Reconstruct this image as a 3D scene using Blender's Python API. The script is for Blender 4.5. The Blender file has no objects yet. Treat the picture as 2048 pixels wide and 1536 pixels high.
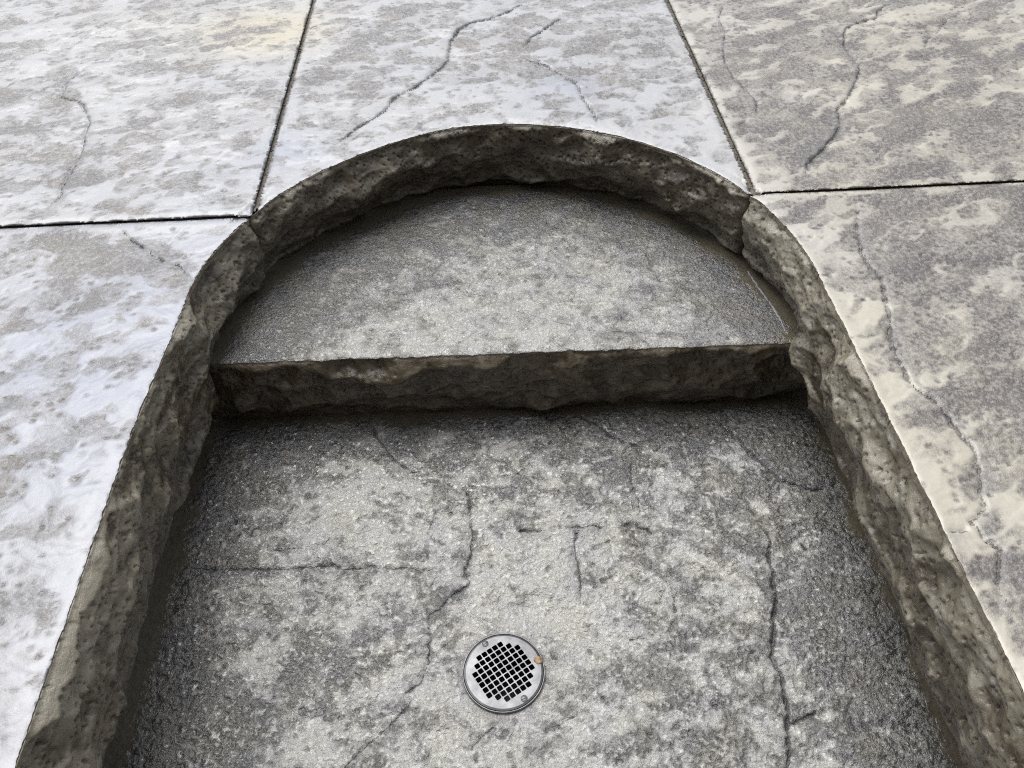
import bpy, bmesh, math, random
import numpy as np
from mathutils import Vector, Matrix
from mathutils.geometry import delaunay_2d_cdt

# ---------------------------------------------------------------- camera, sky, sun, exposure
scene = bpy.context.scene
cam_d = bpy.data.cameras.new('camera'); cam_d.sensor_width = 36; cam_d.lens = 36 * 1655 / 2048
cam_d.clip_start = .02; cam_d.clip_end = 2000
cam = bpy.data.objects.new('camera', cam_d); scene.collection.objects.link(cam); scene.camera = cam
cam.matrix_world = Matrix(((0.998465, 0.050062, -0.023716, 0), (-0.052572, 0.721398, -0.690523, 0), (-0.017461, 0.690709, 0.722922, .78), (0, 0, 0, 1)))
SUN_ELEV, SUN_AZ = math.radians(64), math.radians(-28)      # azimuth from +Y, negative to the left
world = bpy.data.worlds.new('World'); scene.world = world; world.use_nodes = True
wn = world.node_tree; sky = wn.nodes.new('ShaderNodeTexSky'); sky.sky_type = 'NISHITA'; sky.sun_disc = False
sky.sun_elevation = SUN_ELEV; sky.sun_rotation = SUN_AZ; sky.dust_density = 3.0; sky.air_density = 1.0
bg = wn.nodes['Background']; bg.inputs['Strength'].default_value = .09; 
hsv = wn.nodes.new('ShaderNodeHueSaturation'); hsv.inputs['Saturation'].default_value = .25   # thin overcast: a paler sky
wn.links.new(sky.outputs[0], hsv.inputs['Color']); wn.links.new(hsv.outputs[0], bg.inputs[0])
sun_d = bpy.data.lights.new('sun', 'SUN'); sun_d.energy = 1.5; sun_d.angle = math.radians(55); sun_d.color = (1, .975, .94)
sun = bpy.data.objects.new('sun', sun_d); scene.collection.objects.link(sun)
to_sun = Vector((math.sin(SUN_AZ) * math.cos(SUN_ELEV), math.cos(SUN_AZ) * math.cos(SUN_ELEV), math.sin(SUN_ELEV)))
sun.rotation_euler = (-to_sun).to_track_quat('-Z', 'Y').to_euler()
scene.view_settings.view_transform = 'Standard'; scene.view_settings.look = 'None'
scene.view_settings.exposure = 0.95; scene.view_settings.gamma = 1.0; scene.view_settings.use_curve_mapping = False

scene.cycles.use_denoising = False; scene.cycles.filter_width = 1.1

# cracks, stains and tints of the concrete, bluish sky reflection included, in metres on the patio, tread and floor
CRACK_SLAB=[(1,[(-0.9967,1.7277),(-0.9766,1.7818),(-0.9574,1.8089),(-0.9291,1.8235)]),
 (1.6,[(-0.7922,1.7556),(-0.8203,1.7302),(-0.8333,1.7018),(-0.8426,1.6759),(-0.8351,1.6298),(-0.8343,1.6087),(-0.7979,1.5869),(-0.7787,1.5689),(-0.7613,1.5335),(-0.7432,1.4953),(-0.7372,1.4409),(-0.7278,1.4097),(-0.726,1.38),(-0.7231,1.336),(-0.7241,1.3005),(-0.726,1.2739),(-0.7183,1.2472),(-0.7224,1.2162),(-0.7343,1.1925),(-0.7385,1.1716)]),
 (1,[(-0.651,1.4501),(-0.6273,1.4445),(-0.6029,1.4243),(-0.5774,1.4096)]),
 (0.8,[(-0.8621,1.8804),(-0.8263,1.9137)]),
 (1,[(-0.5921,1.1463),(-0.5686,1.112),(-0.546,1.0918),(-0.5192,1.0653),(-0.4953,1.0459),(-0.4705,1.0341),(-0.4541,1.011),(-0.4353,0.9929)]),
 (1.6,[(0.1396,1.9768),(0.1068,1.9569),(0.0797,1.9256),(0.0373,1.8911),(-0.0095,1.8687),(-0.0333,1.8393),(-0.0522,1.7874),(-0.0576,1.7388),(-0.0576,1.7055),(-0.07,1.6719),(-0.0903,1.6377),(-0.1109,1.6003),(-0.137,1.5687),(-0.1662,1.5362),(-0.1803,1.4897),(-0.2013,1.4588),(-0.225,1.4345),(-0.2421,1.4049),(-0.2557,1.3829),(-0.2806,1.3417)]),
 (1.4,[(0.1984,1.8812),(0.1639,1.8338),(0.1234,1.7938),(0.1017,1.7436)]),
 (1.5,[(0.0652,1.6758),(0.1082,1.6788),(0.142,1.6574),(0.1614,1.6308),(0.1915,1.5843),(0.2006,1.5474),(0.2027,1.5042),(0.2123,1.4696),(0.22,1.423),(0.2182,1.3862)]),
 (2,[(0.9819,1.9006),(0.9434,1.8844),(0.9105,1.8541),(0.8981,1.8199),(0.8449,1.7931),(0.8089,1.7654),(0.7948,1.7363),(0.7791,1.6861),(0.777,1.639),(0.7802,1.5999),(0.7683,1.5655),(0.7437,1.5206),(0.713,1.4679),(0.6781,1.4238),(0.6714,1.3921),(0.6617,1.3597),(0.6352,1.3209),(0.5988,1.2744),(0.5642,1.2394),(0.5545,1.2131),(0.5396,1.1833)]),
 (1.2,[(0.5838,1.9394),(0.5468,1.848),(0.5455,1.7747),(0.5222,1.6929),(0.5105,1.6242),(0.5117,1.5559),(0.5275,1.5105),(0.5356,1.4693),(0.5165,1.3922)]),
 (1.8,[(1.05,1.8001),(0.9952,1.7326),(0.9666,1.7078),(0.9415,1.6592)]),
 (1.3,[(0.9593,1.5594),(0.9918,1.5543),(1.0057,1.54)]),
 (1.1,[(0.4986,1.3956),(0.479,1.3806),(0.4598,1.3623)]),
 (1.5,[(0.6114,1.1417),(0.6109,1.1113),(0.5918,1.0656),(0.5826,1.0342),(0.5813,1.0213),(0.5711,0.9853),(0.573,0.9498),(0.579,0.9188),(0.5703,0.8833),(0.5623,0.848),(0.547,0.7996),(0.542,0.7609),(0.5399,0.7174),(0.5445,0.6993),(0.555,0.6837),(0.5631,0.6585),(0.5695,0.6253),(0.5733,0.5991),(0.5692,0.5751),(0.5553,0.5404),(0.5513,0.5176),(0.5268,0.5009),(0.5302,0.481),(0.5399,0.4612),(0.5214,0.4239),(0.5164,0.4021),(0.4994,0.3779)]),
 (1.2,[(0.4911,0.4874),(0.5213,0.4887)])]
CRACK_TREAD=[(0.7,[(-0.0773,1.1476),(-0.0417,1.1067),(0.0162,1.0852),(0.0435,1.0521),(0.0533,1.0463),(0.0863,1.0275),(0.1248,1.0111),(0.173,0.9917),(0.217,0.9838),(0.2847,0.9765),(0.3439,0.9855)])]
CRACK_FLOOR=[(1.6,[(-0.2138,0.9486),(-0.2009,0.9207),(-0.185,0.8933),(-0.1723,0.871),(-0.1541,0.8509),(-0.134,0.8371),(-0.1201,0.8362)]),
 (1.3,[(-0.0785,0.8253),(-0.0569,0.8027),(-0.046,0.7823),(-0.045,0.746),(-0.041,0.7117),(-0.044,0.6782),(-0.0541,0.6497),(-0.0471,0.6284),(-0.0763,0.6099),(-0.0906,0.5909),(-0.1075,0.5803),(-0.1042,0.5481),(-0.1063,0.5096),(-0.1171,0.4815),(-0.1469,0.4616),(-0.1576,0.4529)]),
 (1.2,[(-0.124,0.4649),(-0.1371,0.4451),(-0.1673,0.4173),(-0.1877,0.3992),(-0.2021,0.3829),(-0.2184,0.3643)]),
 (1.5,[(-0.4823,0.6767),(-0.4591,0.6753),(-0.4198,0.6702),(-0.368,0.6695),(-0.3315,0.6672),(-0.285,0.6676),(-0.2489,0.6696),(-0.2379,0.663),(-0.2119,0.6613),(-0.1923,0.6669),(-0.166,0.6601),(-0.14,0.6602),(-0.1213,0.6531),(-0.0881,0.6518)]),
 (1,[(-0.271,0.7031),(-0.2565,0.7174)]),
 (0.9,[(-0.3598,0.7026),(-0.333,0.6992),(-0.2943,0.7029)]),
 (1.7,[(0.0266,0.7146),(0.0503,0.713),(0.074,0.7124)]),
 (1.7,[(0.1002,0.7126),(0.119,0.7159),(0.1285,0.7107),(0.143,0.7162),(0.1632,0.7112)]),
 (1.8,[(0.1837,0.709),(0.2037,0.7187),(0.215,0.707),(0.2277,0.7044),(0.2339,0.6913)]),
 (1.3,[(0.1209,0.7112),(0.1122,0.6875),(0.1136,0.6578),(0.1156,0.6223),(0.1099,0.5903)]),
 (1.8,[(0.1459,0.9425),(0.1721,0.9156),(0.1929,0.8919),(0.2192,0.8748),(0.2482,0.8621)]),
 (2,[(0.3736,0.9212),(0.4012,0.8779),(0.4177,0.839),(0.4373,0.8065),(0.4512,0.7773),(0.4808,0.7655),(0.4977,0.7575),(0.529,0.7603)]),
 (1,[(0.2189,0.8344),(0.2146,0.7899),(0.2205,0.7562),(0.2168,0.7179)]),
 (2.6,[(0.4082,0.6918),(0.4034,0.6627),(0.3955,0.639),(0.3958,0.6154),(0.3905,0.5936),(0.3903,0.5767),(0.378,0.5501),(0.3715,0.5188),(0.3586,0.4891),(0.3645,0.4662),(0.362,0.4404),(0.3607,0.4127),(0.3525,0.3909),(0.3496,0.3675),(0.34,0.347),(0.3365,0.3261)]),
 (1.6,[(0.3586,0.3987),(0.3787,0.4052),(0.3989,0.4118)]),
 (1.3,[(0.247,0.5913),(0.2408,0.5587)]),
 (1,[(0.0048,0.8178),(0.0269,0.8214),(0.0493,0.8158),(0.0683,0.8095)]),
 (1.4,[(0.326,0.5011),(0.3368,0.4947)]),
 (1.2,[(0.2313,0.4389),(0.2461,0.4467)]),
 (1.2,[(0.2001,0.5271),(0.1722,0.5266)]),
 (1,[(-0.0513,0.3905),(-0.035,0.4082),(-0.0186,0.4186)])]
BIAS_SLAB=[(-0.8793,1.5675,0.3,0.12),
 (-0.6305,1.3285,0.25,0.12),
 (-0.588,1.4467,0.25,0.12),
 (-0.7835,1.3409,0.3,0.12),
 (-0.8992,1.9152,-0.2,0.15),
 (-0.4444,1.7963,-0.6,0.12),
 (-0.5141,1.2027,-0.7,0.06),
 (-0.6834,1.2161,-0.6,0.06),
 (-0.7281,1.5151,-0.4,0.08),
 (-0.7884,1.2317,-0.4,0.06),
 (-0.13,1.7797,0.45,0.12),
 (0.264,1.719,0.6,0.14),
 (0.0974,1.6078,0.5,0.08),
 (-0.2533,1.5747,0.4,0.1),
 (-0.0546,1.5367,-0.5,0.08),
 (-0.2062,1.4611,-0.5,0.08),
 (0.1504,1.5188,-0.6,0.07),
 (0.4029,1.3634,-0.8,0.08),
 (-0.3271,1.3713,-0.9,0.07),
 (0.0399,1.4496,-0.4,0.08),
 (-0.1942,1.9861,0.3,0.12),
 (0.0032,1.9386,-0.2,0.1),
 (0.6022,1.5847,0.7,0.14),
 (0.5731,1.3139,0.6,0.1),
 (0.7756,1.3684,0.7,0.14),
 (0.9607,1.4685,0.6,0.14),
 (0.8094,1.2275,0.7,0.12),
 (0.4638,1.2395,-0.9,0.07),
 (0.6262,1.2026,-0.8,0.05),
 (1.0246,1.7349,0.1,0.14),
 (0.7598,1.7598,0.3,0.12),
 (0.8727,1.175,0.3,0.08),
 (0.8577,1.584,-0.2,0.1),
 (-0.5914,1.0407,1,0.07),
 (-0.7091,1.0746,0.9,0.07),
 (-0.478,0.9785,1.1,0.06),
 (-0.6226,0.972,0.9,0.06),
 (-0.4342,1.0925,0.1,0.06),
 (-0.5041,0.8565,-1.3,0.08),
 (-0.4463,0.904,-1.1,0.06),
 (-0.4256,0.7837,-1,0.07),
 (-0.5138,0.7716,-0.6,0.06),
 (-0.609,0.8639,-0.4,0.06),
 (-0.5601,0.8165,0.6,0.025),
 (-0.604,0.7339,1,0.06),
 (-0.5686,0.6506,1,0.07),
 (-0.5414,0.6962,0.1,0.06),
 (-0.4547,0.628,-0.6,0.07),
 (-0.509,0.5951,-0.9,0.08),
 (-0.4886,0.4362,0.4,0.08),
 (-0.4706,0.3566,-0.2,0.08),
 (-0.5256,0.497,0.5,0.06),
 (-0.4661,0.5119,-0.3,0.06),
 (-0.7764,1.1319,-0.4,0.05),
 (-0.4512,0.6821,0.5,0.02),
 (0.7366,1.0557,1.2,0.12),
 (0.7827,0.9497,1.3,0.12),
 (0.5382,0.9207,1,0.05),
 (0.6131,0.8486,1,0.08),
 (0.6472,0.765,1.1,0.1),
 (0.7237,0.8406,0.9,0.1),
 (0.4499,0.9748,-0.6,0.05),
 (0.502,0.8675,-1.2,0.04),
 (0.5834,0.8834,-0.6,0.05),
 (0.5912,0.713,-0.5,0.08),
 (0.4847,0.3441,-1.2,0.07),
 (0.5356,0.6562,-0.3,0.08),
 (0.5281,0.7543,-0.3,0.06),
 (0.6352,0.633,1,0.08),
 (0.5704,0.553,0.3,0.07),
 (0.5377,1.0848,0.3,0.05),
 (0.482,1.1172,-0.4,0.05),
 (0.5547,0.9915,0.6,0.05),
 (0.4886,0.4331,0.6,0.06),
 (0.546,0.4295,1,0.06),
 (0.5017,0.5291,-0.3,0.06)]
HUE_SLAB=[(-0.4334,1.8716,1.3,0.14),
 (-0.519,1.8536,0.8,0.12),
 (-0.7413,1.9542,0.35,0.2),
 (0.832,1.655,0.75,0.35),
 (1.0355,1.6364,1,0.35),
 (0.9477,1.3356,1,0.3),
 (0.549,1.2326,0.4,0.12),
 (0.6236,1.1951,0.8,0.12),
 (0.731,1.0427,0.5,0.2),
 (0.6472,0.765,0.9,0.2),
 (0.5292,0.6401,1,0.2),
 (0.4992,0.3752,1.4,0.15),
 (0.4741,0.8587,0.5,0.1),
 (0.541,0.5266,0.9,0.15),
 (0.1749,1.5686,-1,0.09),
 (-0.334,1.3546,-0.9,0.05),
 (-0.4129,1.3441,-0.5,0.1),
 (-0.5372,1.6642,-0.3,0.1),
 (-0.4858,0.8653,-0.6,0.12),
 (-0.6056,0.8537,-0.5,0.15),
 (-0.556,0.5981,-0.3,0.2),
 (-0.5741,0.7579,-0.5,0.15),
 (-0.5449,0.955,-0.4,0.1),
 (-0.4966,0.9077,-0.7,0.05),
 (-0.1998,1.679,-0.3,0.1),
 (-0.5223,1.1674,-0.3,0.2),
 (-0.7474,1.338,-0.5,0.1)]
BIAS_FLOOR=[(-0.4104,0.7993,0.3,0.06),
 (-0.5014,0.8553,0.6,0.06),
 (-0.2937,0.894,0.5,0.05),
 (-0.3656,0.9318,0.8,0.04),
 (-0.2479,0.9464,0.5,0.03),
 (-0.2508,0.7889,-0.5,0.05),
 (-0.2138,0.8261,-0.7,0.04),
 (-0.1395,0.7817,-0.3,0.05),
 (-0.1014,0.9029,-0.2,0.04),
 (-0.1189,0.9376,0.4,0.03),
 (0.0072,0.8739,-0.3,0.05),
 (0.0065,0.6802,-0.4,0.07),
 (0.0965,0.6744,-0.5,0.06),
 (0.0638,0.5543,-0.6,0.07),
 (-0.0764,0.4901,-0.3,0.06),
 (-0.0509,0.4091,-0.5,0.06),
 (0.2062,0.8606,0.4,0.04),
 (0.3472,0.8948,0.7,0.04),
 (0.2863,0.8878,0.3,0.03),
 (0.3561,0.7493,0.4,0.06),
 (0.2854,0.7932,-0.3,0.05),
 (0.4754,0.8641,0.5,0.05),
 (0.5093,0.8089,0.5,0.05),
 (0.4815,0.6674,0.3,0.05),
 (0.3618,0.6151,0,0.05),
 (0.2786,0.504,0.1,0.05),
 (0.4457,0.5307,0.4,0.06),
 (0.4563,0.4579,0.5,0.06),
 (0.3905,0.3767,0.1,0.05),
 (0.455,0.3606,0.4,0.05),
 (0.2273,0.3864,0.3,0.05),
 (0.1528,0.4423,-0.1,0.05),
 (0.1122,0.3809,-0.2,0.05),
 (-0.423,0.6235,0.3,0.05),
 (-0.4277,0.5114,0.5,0.06),
 (-0.4456,0.4453,0.6,0.07),
 (-0.374,0.589,-0.3,0.05),
 (-0.3338,0.5127,-0.8,0.035),
 (-0.2743,0.4679,0.5,0.05),
 (-0.316,0.5778,0.1,0.05),
 (-0.25,0.5511,0.2,0.04),
 (-0.2422,0.4142,-0.8,0.035),
 (-0.2759,0.4288,-0.4,0.03),
 (-0.2047,0.5941,-0.2,0.05),
 (-0.3261,0.6501,-0.4,0.04),
 (-0.3447,0.4202,0.3,0.05),
 (-0.2116,0.5053,0.3,0.05),
 (-0.1819,0.6922,-0.5,0.05),
 (-0.3075,0.7361,-0.3,0.05),
 (-0.0529,0.7381,-0.2,0.05),
 (0.1776,0.6102,-0.2,0.05),
 (0.2576,0.6469,0,0.05)]
BIAS_TREAD=[(0.0308,1.3271,0.5,0.08),
 (-0.1575,1.262,0.5,0.08),
 (0.2683,1.3086,0.4,0.08),
 (-0.319,1.0771,0.8,0.08),
 (-0.3773,1.0191,0.9,0.06),
 (-0.4122,0.986,1,0.05),
 (-0.1863,1.12,0.2,0.1),
 (-0.1067,1.0364,-0.4,0.08),
 (0.0202,1.0783,-0.3,0.08),
 (0.1531,1.1222,-0.2,0.08),
 (0.0988,0.9971,-0.5,0.08),
 (0.3452,0.9915,-0.1,0.06),
 (0.4421,1.0474,0.6,0.07),
 (0.4718,0.9703,0.9,0.06),
 (0.3871,1.1903,0.5,0.08),
 (0.2398,1.1157,-0.3,0.08),
 (-0.0651,0.973,-0.6,0.05),
 (0.2859,0.9836,-0.5,0.05),
 (-0.227,0.9845,-0.3,0.05)]
# ---------------------------------------------------------------- dimensions
Z_TREAD, Z_FLOOR = -0.1404, -0.2925
XL, XR = -0.453, 0.490            # straight sides of the sunken basin
CX, CY, RAD = 0.018, 0.946, 0.471 # half round end
YEND = -0.36                      # near end of the basin
YJ = 1.153                        # cross joint
XJL, XJR = -0.3765, 0.4500        # long joints
DC = (-0.0042, 0.4906)            # drain centre

# ---------------------------------------------------------------- noise
def _hash(ix, iy, seed):
    h = (ix.astype(np.int64) * 374761393 + iy.astype(np.int64) * 668265263 + seed * 2246822519) & 0xffffffff
    h = ((h ^ (h >> 13)) * 1274126177) & 0xffffffff
    return (h ^ (h >> 16)) & 0xffffffff
def _rnd(ix, iy, seed): return _hash(ix, iy, seed) / 4294967295.0
def perlin(x, y, seed=0):
    ix = np.floor(x).astype(np.int64); iy = np.floor(y).astype(np.int64)
    fx = x - ix; fy = y - iy
    def g(dx, dy):
        a = _rnd(ix + dx, iy + dy, seed) * 6.2831853
        return np.cos(a) * (fx - dx) + np.sin(a) * (fy - dy)
    u = fx * fx * fx * (fx * (fx * 6 - 15) + 10); v = fy * fy * fy * (fy * (fy * 6 - 15) + 10)
    a = g(0, 0); b = g(1, 0); c = g(0, 1); d = g(1, 1)
    return 1.5 * ((a + (b - a) * u) + ((c + (d - c) * u) - (a + (b - a) * u)) * v)
def fbm(x, y, octs=4, seed=0, gain=0.5):
    t = np.zeros_like(x); a = 1.0; f = 1.0; n = 0
    for k in range(octs):
        t += a * perlin(x * f + 17.3 * k, y * f - 9.1 * k, seed + k); n += a; a *= gain; f *= 2.03
    return t / n * 1.3
def worley(x, y, seed=0, jit=0.95):
    """nearest and second nearest distance, random value and offset of the nearest cell"""
    ix = np.floor(x); iy = np.floor(y)
    f1 = np.full(x.shape, 9.0); f2 = np.full(x.shape, 9.0); rid = np.zeros_like(x); ox = np.zeros_like(x); oy = np.zeros_like(x)
    for dx in (-1, 0, 1):
        for dy in (-1, 0, 1):
            cx = ix + dx; cy = iy + dy
            px = cx + 0.5 + jit * (_rnd(cx, cy, seed) - 0.5); py = cy + 0.5 + jit * (_rnd(cx, cy, seed + 7) - 0.5)
            d = np.hypot(x - px, y - py); near = d < f1
            f2 = np.where(near, f1, np.minimum(f2, d))
            rid = np.where(near, _rnd(cx, cy, seed + 13), rid); ox = np.where(near, x - px, ox); oy = np.where(near, y - py, oy)
            f1 = np.where(near, d, f1)
    return f1, f2, rid, ox, oy
def scallop(x, y, seed, k=1.0, jit=1.0):
    """broken-stone scallops: overlapping bowls that meet in sharp ridges"""
    ix = np.floor(x); iy = np.floor(y); m = np.full(x.shape, 9.0)
    for dx in (-2, -1, 0, 1, 2):
        for dy in (-2, -1, 0, 1, 2):
            cx = ix + dx; cy = iy + dy
            px = x - (cx + 0.5 + jit * (_rnd(cx, cy, seed) - 0.5)); py = y - (cy + 0.5 + jit * (_rnd(cx, cy, seed + 7) - 0.5))
            a = _rnd(cx, cy, seed + 3) * 6.28; tx = np.cos(a) * .7; ty = np.sin(a) * .7
            m = np.minimum(m, k * (px * px + py * py) + tx * px + ty * py + 0.5 * (_rnd(cx, cy, seed + 13) - 0.5))
    return m
def sstep(a, b, x):
    t = np.clip((x - a) / (b - a), 0, 1); return t * t * (3 - 2 * t)
def rbf(x, y, pts):
    s = np.zeros_like(x)
    for px, py, v, r in pts: s += v * np.exp(-((x - px) ** 2 + (y - py) ** 2) / (r * r))
    return s
def cracks(x, y, lines, seed=0):
    """depth 0..1 of the crack line, and a signed ledge beside it, with ragged course"""
    dep = np.zeros_like(x); led = np.zeros_like(x); sta = np.zeros_like(x); cd = np.full(x.shape, .02)
    wx = x + 0.0028 * fbm(x / .012, y / .012, 3, seed + 91); wy = y + 0.0028 * fbm(x / .012 + 40, y / .012, 3, seed + 97)
    wx += .0014 * fbm(x / .0045, y / .0045, 2, seed + 93); wy += .0014 * fbm(x / .0045 + 3, y / .0045, 2, seed + 94)
    for n, (w, pl) in enumerate(lines):
        best = np.full(x.shape, 9.0); sg = np.zeros_like(x); tt = np.zeros_like(x)
        pl = np.array(pl); cum = 0; tot = np.sum(np.hypot(*np.diff(pl, axis=0).T))
        lo = pl.min(0) - .05; hi = pl.max(0) + .05
        m = np.nonzero((x > lo[0]) & (x < hi[0]) & (y > lo[1]) & (y < hi[1]))[0]
        if len(m) == 0: continue
        X = wx[m]; Y = wy[m]; b = np.full(X.shape, 9.0); sgn = np.zeros_like(X); tp = np.zeros_like(X)
        for (ax, ay), (bx, by) in zip(pl[:-1], pl[1:]):
            L = math.hypot(bx - ax, by - ay) + 1e-9; ux = (bx - ax) / L; uy = (by - ay) / L
            t = np.clip((X - ax) * ux + (Y - ay) * uy, 0, L); dx = X - ax - t * ux; dy = Y - ay - t * uy; d = np.hypot(dx, dy)
            k = d < b; b = np.where(k, d, b); sgn = np.where(k, np.sign(ux * dy - uy * dx), sgn); tp = np.where(k, (cum + t) / tot, tp); cum += L
        fade = sstep(-.02, .12, tp) * sstep(1.02, .88, tp)
        var = (.62 + .38 * sstep(-.25, .35, fbm(X / .03, Y / .03, 2, seed + n))) * fade
        var = var * (.78 + .45 * sstep(-.45, .5, fbm(X / .014 + 11, Y / .014, 3, seed + n + 60)))
        h = .0011 + .0007 * w * var
        dep[m] = np.maximum(dep[m], w * var * np.exp(-(b / h) ** 2))
        cd[m] = np.minimum(cd[m], b / np.maximum(w * var, .08))
        side = 1 if (n * 7 + seed) % 3 else -1
        led[m] += w * var * np.where(sgn * side > 0, np.exp(-b / .012), 0)
        sta[m] = np.maximum(sta[m], np.minimum(1, w * .6) * var * np.where(sgn * side > 0, np.exp(-(b / .004) ** 2), np.exp(-(b / .014) ** 2)))
    return dep, led, sta, np.minimum(cd, .02) * 100

# ---------------------------------------------------------------- mesh helpers
def new_mesh(name, co, faces, mats, parent=None, attrs=None, smooth=True, matidx=None):
    co = np.asarray(co, dtype=np.float32); faces = np.asarray(faces, dtype=np.int32); k = faces.shape[1]
    me = bpy.data.meshes.new(name)
    me.vertices.add(len(co)); me.vertices.foreach_set('co', co.ravel())
    me.loops.add(faces.size); me.loops.foreach_set('vertex_index', faces.ravel())
    me.polygons.add(len(faces)); me.polygons.foreach_set('loop_start', np.arange(0, faces.size, k, dtype=np.int32))
    if matidx is not None: me.polygons.foreach_set('material_index', matidx.astype(np.int32))
    me.polygons.foreach_set('use_smooth', np.full(len(faces), smooth))
    for m in mats: me.materials.append(m)
    for an, av in (attrs or {}).items():
        a = me.attributes.new(an, 'FLOAT', 'POINT'); a.data.foreach_set('value', np.asarray(av, dtype=np.float32))
    me.update(calc_edges=True); me.validate()
    o = bpy.data.objects.new(name, me); bpy.context.scene.collection.objects.link(o)
    if parent: o.parent = parent
    return o
def empty(name, loc=(0, 0, 0)):
    o = bpy.data.objects.new(name, None); o.location = loc; o.empty_display_size = .05
    bpy.context.scene.collection.objects.link(o); return o
def tag(o, label, cat=None, group=None):
    o['label'] = label
    if cat: o['category'] = cat
    if group: o['group'] = group
def compact(V, F):
    used = np.zeros(len(V), bool); used[F.ravel()] = True; idx = np.cumsum(used) - 1
    return used, idx[F]
def boundary(F):
    e = np.concatenate([F[:, [0, 1]], F[:, [1, 2]], F[:, [2, 3]], F[:, [3, 0]]])
    key = np.sort(e, 1); key = key[:, 0].astype(np.int64) * 10000000 + key[:, 1]
    u, inv, cnt = np.unique(key, return_inverse=True, return_counts=True)
    return e[cnt[inv] == 1]
def skirted(V, F, depth, outward=0.0):
    """adds the side faces of a slab below its outline"""
    b = boundary(F); vs = np.unique(b); mp = {int(v): i + len(V) for i, v in enumerate(vs)}
    low = V[vs].copy(); low[:, 2] -= depth
    top = np.array([[mp[int(v)] for v in r] for r in b])
    # a copy of the outline so that the side shades apart from the top
    V2 = np.concatenate([V, V[vs], low]); n = len(vs)
    Q = np.stack([b[:, 1] * 0 + top[:, 1], top[:, 0], top[:, 0] + n, top[:, 1] + n], 1)
    src = np.concatenate([np.arange(len(V)), vs, vs])
    return V2, np.concatenate([F, Q]), src, np.concatenate([np.zeros(len(F)), np.ones(len(Q))])
def inset(th):
    """the left shoulder of the half round is cut a little flatter"""
    a = np.degrees(th); return .022 * sstep(92, 125, a) * (1 - .48 * sstep(148, 180, a))
def inset_side(y): return .01144 * sstep(.66, .946, y)
def sdU(x, y):
    """distance to the outline of the sunken basin, positive outside; and its gradient"""
    dx = x - CX; dy = y - CY; r = np.hypot(dx, dy) + 1e-9
    arc = y > CY
    xm = (XL + XR) / 2; sx = np.sign(x - xm)
    d = np.where(arc, r - RAD + inset(np.arctan2(dy, dx)), np.abs(x - xm) - (XR - XL) / 2 + np.where(x < xm, inset_side(y), 0))
    gx = np.where(arc, dx / r, sx); gy = np.where(arc, dy / r, 0)
    dn = YEND - y; n = (~arc) & (dn > d)
    return np.where(n, dn, d), np.where(n, 0, gx), np.where(n, -1, gy)
def lines(*segs):
    """grid lines from (start, stop, step) runs"""
    out = []
    for a, b, s in segs:
        n = max(1, int(round((b - a) / s))); out += list(np.linspace(a, b, n + 1)[:-1])
    return np.array(out + [segs[-1][1]])

# ---------------------------------------------------------------- materials
class NT:
    def __init__(s, name):
        s.m = bpy.data.materials.new(name); s.m.use_nodes = True; s.t = s.m.node_tree; s.t.nodes.clear()
        s.out = s.n('ShaderNodeOutputMaterial'); s.b = s.n('ShaderNodeBsdfPrincipled'); s.l(s.b.outputs[0], s.out.inputs[0])
        s.tc = s.n('ShaderNodeTexCoord')
    def n(s, ty, **kw):
        nd = s.t.nodes.new(ty)
        for k, v in kw.items(): setattr(nd, k, v)
        return nd
    def l(s, a, b): s.t.links.new(a, b)
    def put(s, sock, v):
        if isinstance(v, bpy.types.NodeSocket): s.l(v, sock)
        else: sock.default_value = v
    def attr(s, name): return s.n('ShaderNodeAttribute', attribute_name=name).outputs['Fac']
    def noise(s, scale, detail=4, rough=.55, vec=None, dist=0):
        nd = s.n('ShaderNodeTexNoise'); nd.inputs['Scale'].default_value = scale; nd.inputs['Detail'].default_value = detail
        nd.inputs['Roughness'].default_value = rough; nd.inputs['Distortion'].default_value = dist
        s.l(vec or s.tc.outputs['Object'], nd.inputs['Vector']); return nd.outputs['Fac']
    def voro(s, scale, feature='F1'):
        nd = s.n('ShaderNodeTexVoronoi', feature=feature); nd.inputs['Scale'].default_value = scale
        s.l(s.tc.outputs['Object'], nd.inputs['Vector']); return nd.outputs['Distance']
    def math(s, op, a, b=0.0, c=0.0, clamp=False):
        nd = s.n('ShaderNodeMath', operation=op, use_clamp=clamp)
        s.put(nd.inputs[0], a); s.put(nd.inputs[1], b); s.put(nd.inputs[2], c); return nd.outputs[0]
    def rng(s, v, a, b, c=0.0, d=1.0):
        nd = s.n('ShaderNodeMapRange'); nd.clamp = True
        for i, k in enumerate((v, a, b, c, d)): s.put(nd.inputs[i], k)
        return nd.outputs[0]
    def mix(s, f, a, b, mode='MIX'):
        nd = s.n('ShaderNodeMix', data_type='RGBA', blend_type=mode)
        s.put(nd.inputs[0], f)
        for i, k in ((6, a), (7, b)): s.put(nd.inputs[i], k if isinstance(k, bpy.types.NodeSocket) else (*k, 1) if len(k) == 3 else k)
        return nd.outputs[2]
    def bump(s, h, strength, dist, normal=None):
        nd = s.n('ShaderNodeBump'); nd.inputs['Strength'].default_value = strength; nd.inputs['Distance'].default_value = dist
        s.l(h, nd.inputs['Height'])
        if normal: s.l(normal, nd.inputs['Normal'])
        return nd.outputs[0]
    def coat(s, w, r, n):
        s.put(s.b.inputs['Coat Weight'], w); s.put(s.b.inputs['Coat Roughness'], r); s.l(n, s.b.inputs['Coat Normal'])
    def set(s, **kw):
        for k, v in kw.items(): s.put(s.b.inputs[k.replace('_', ' ')], (*v, 1) if isinstance(v, tuple) and len(v) == 3 else v)
        return s.m

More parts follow.
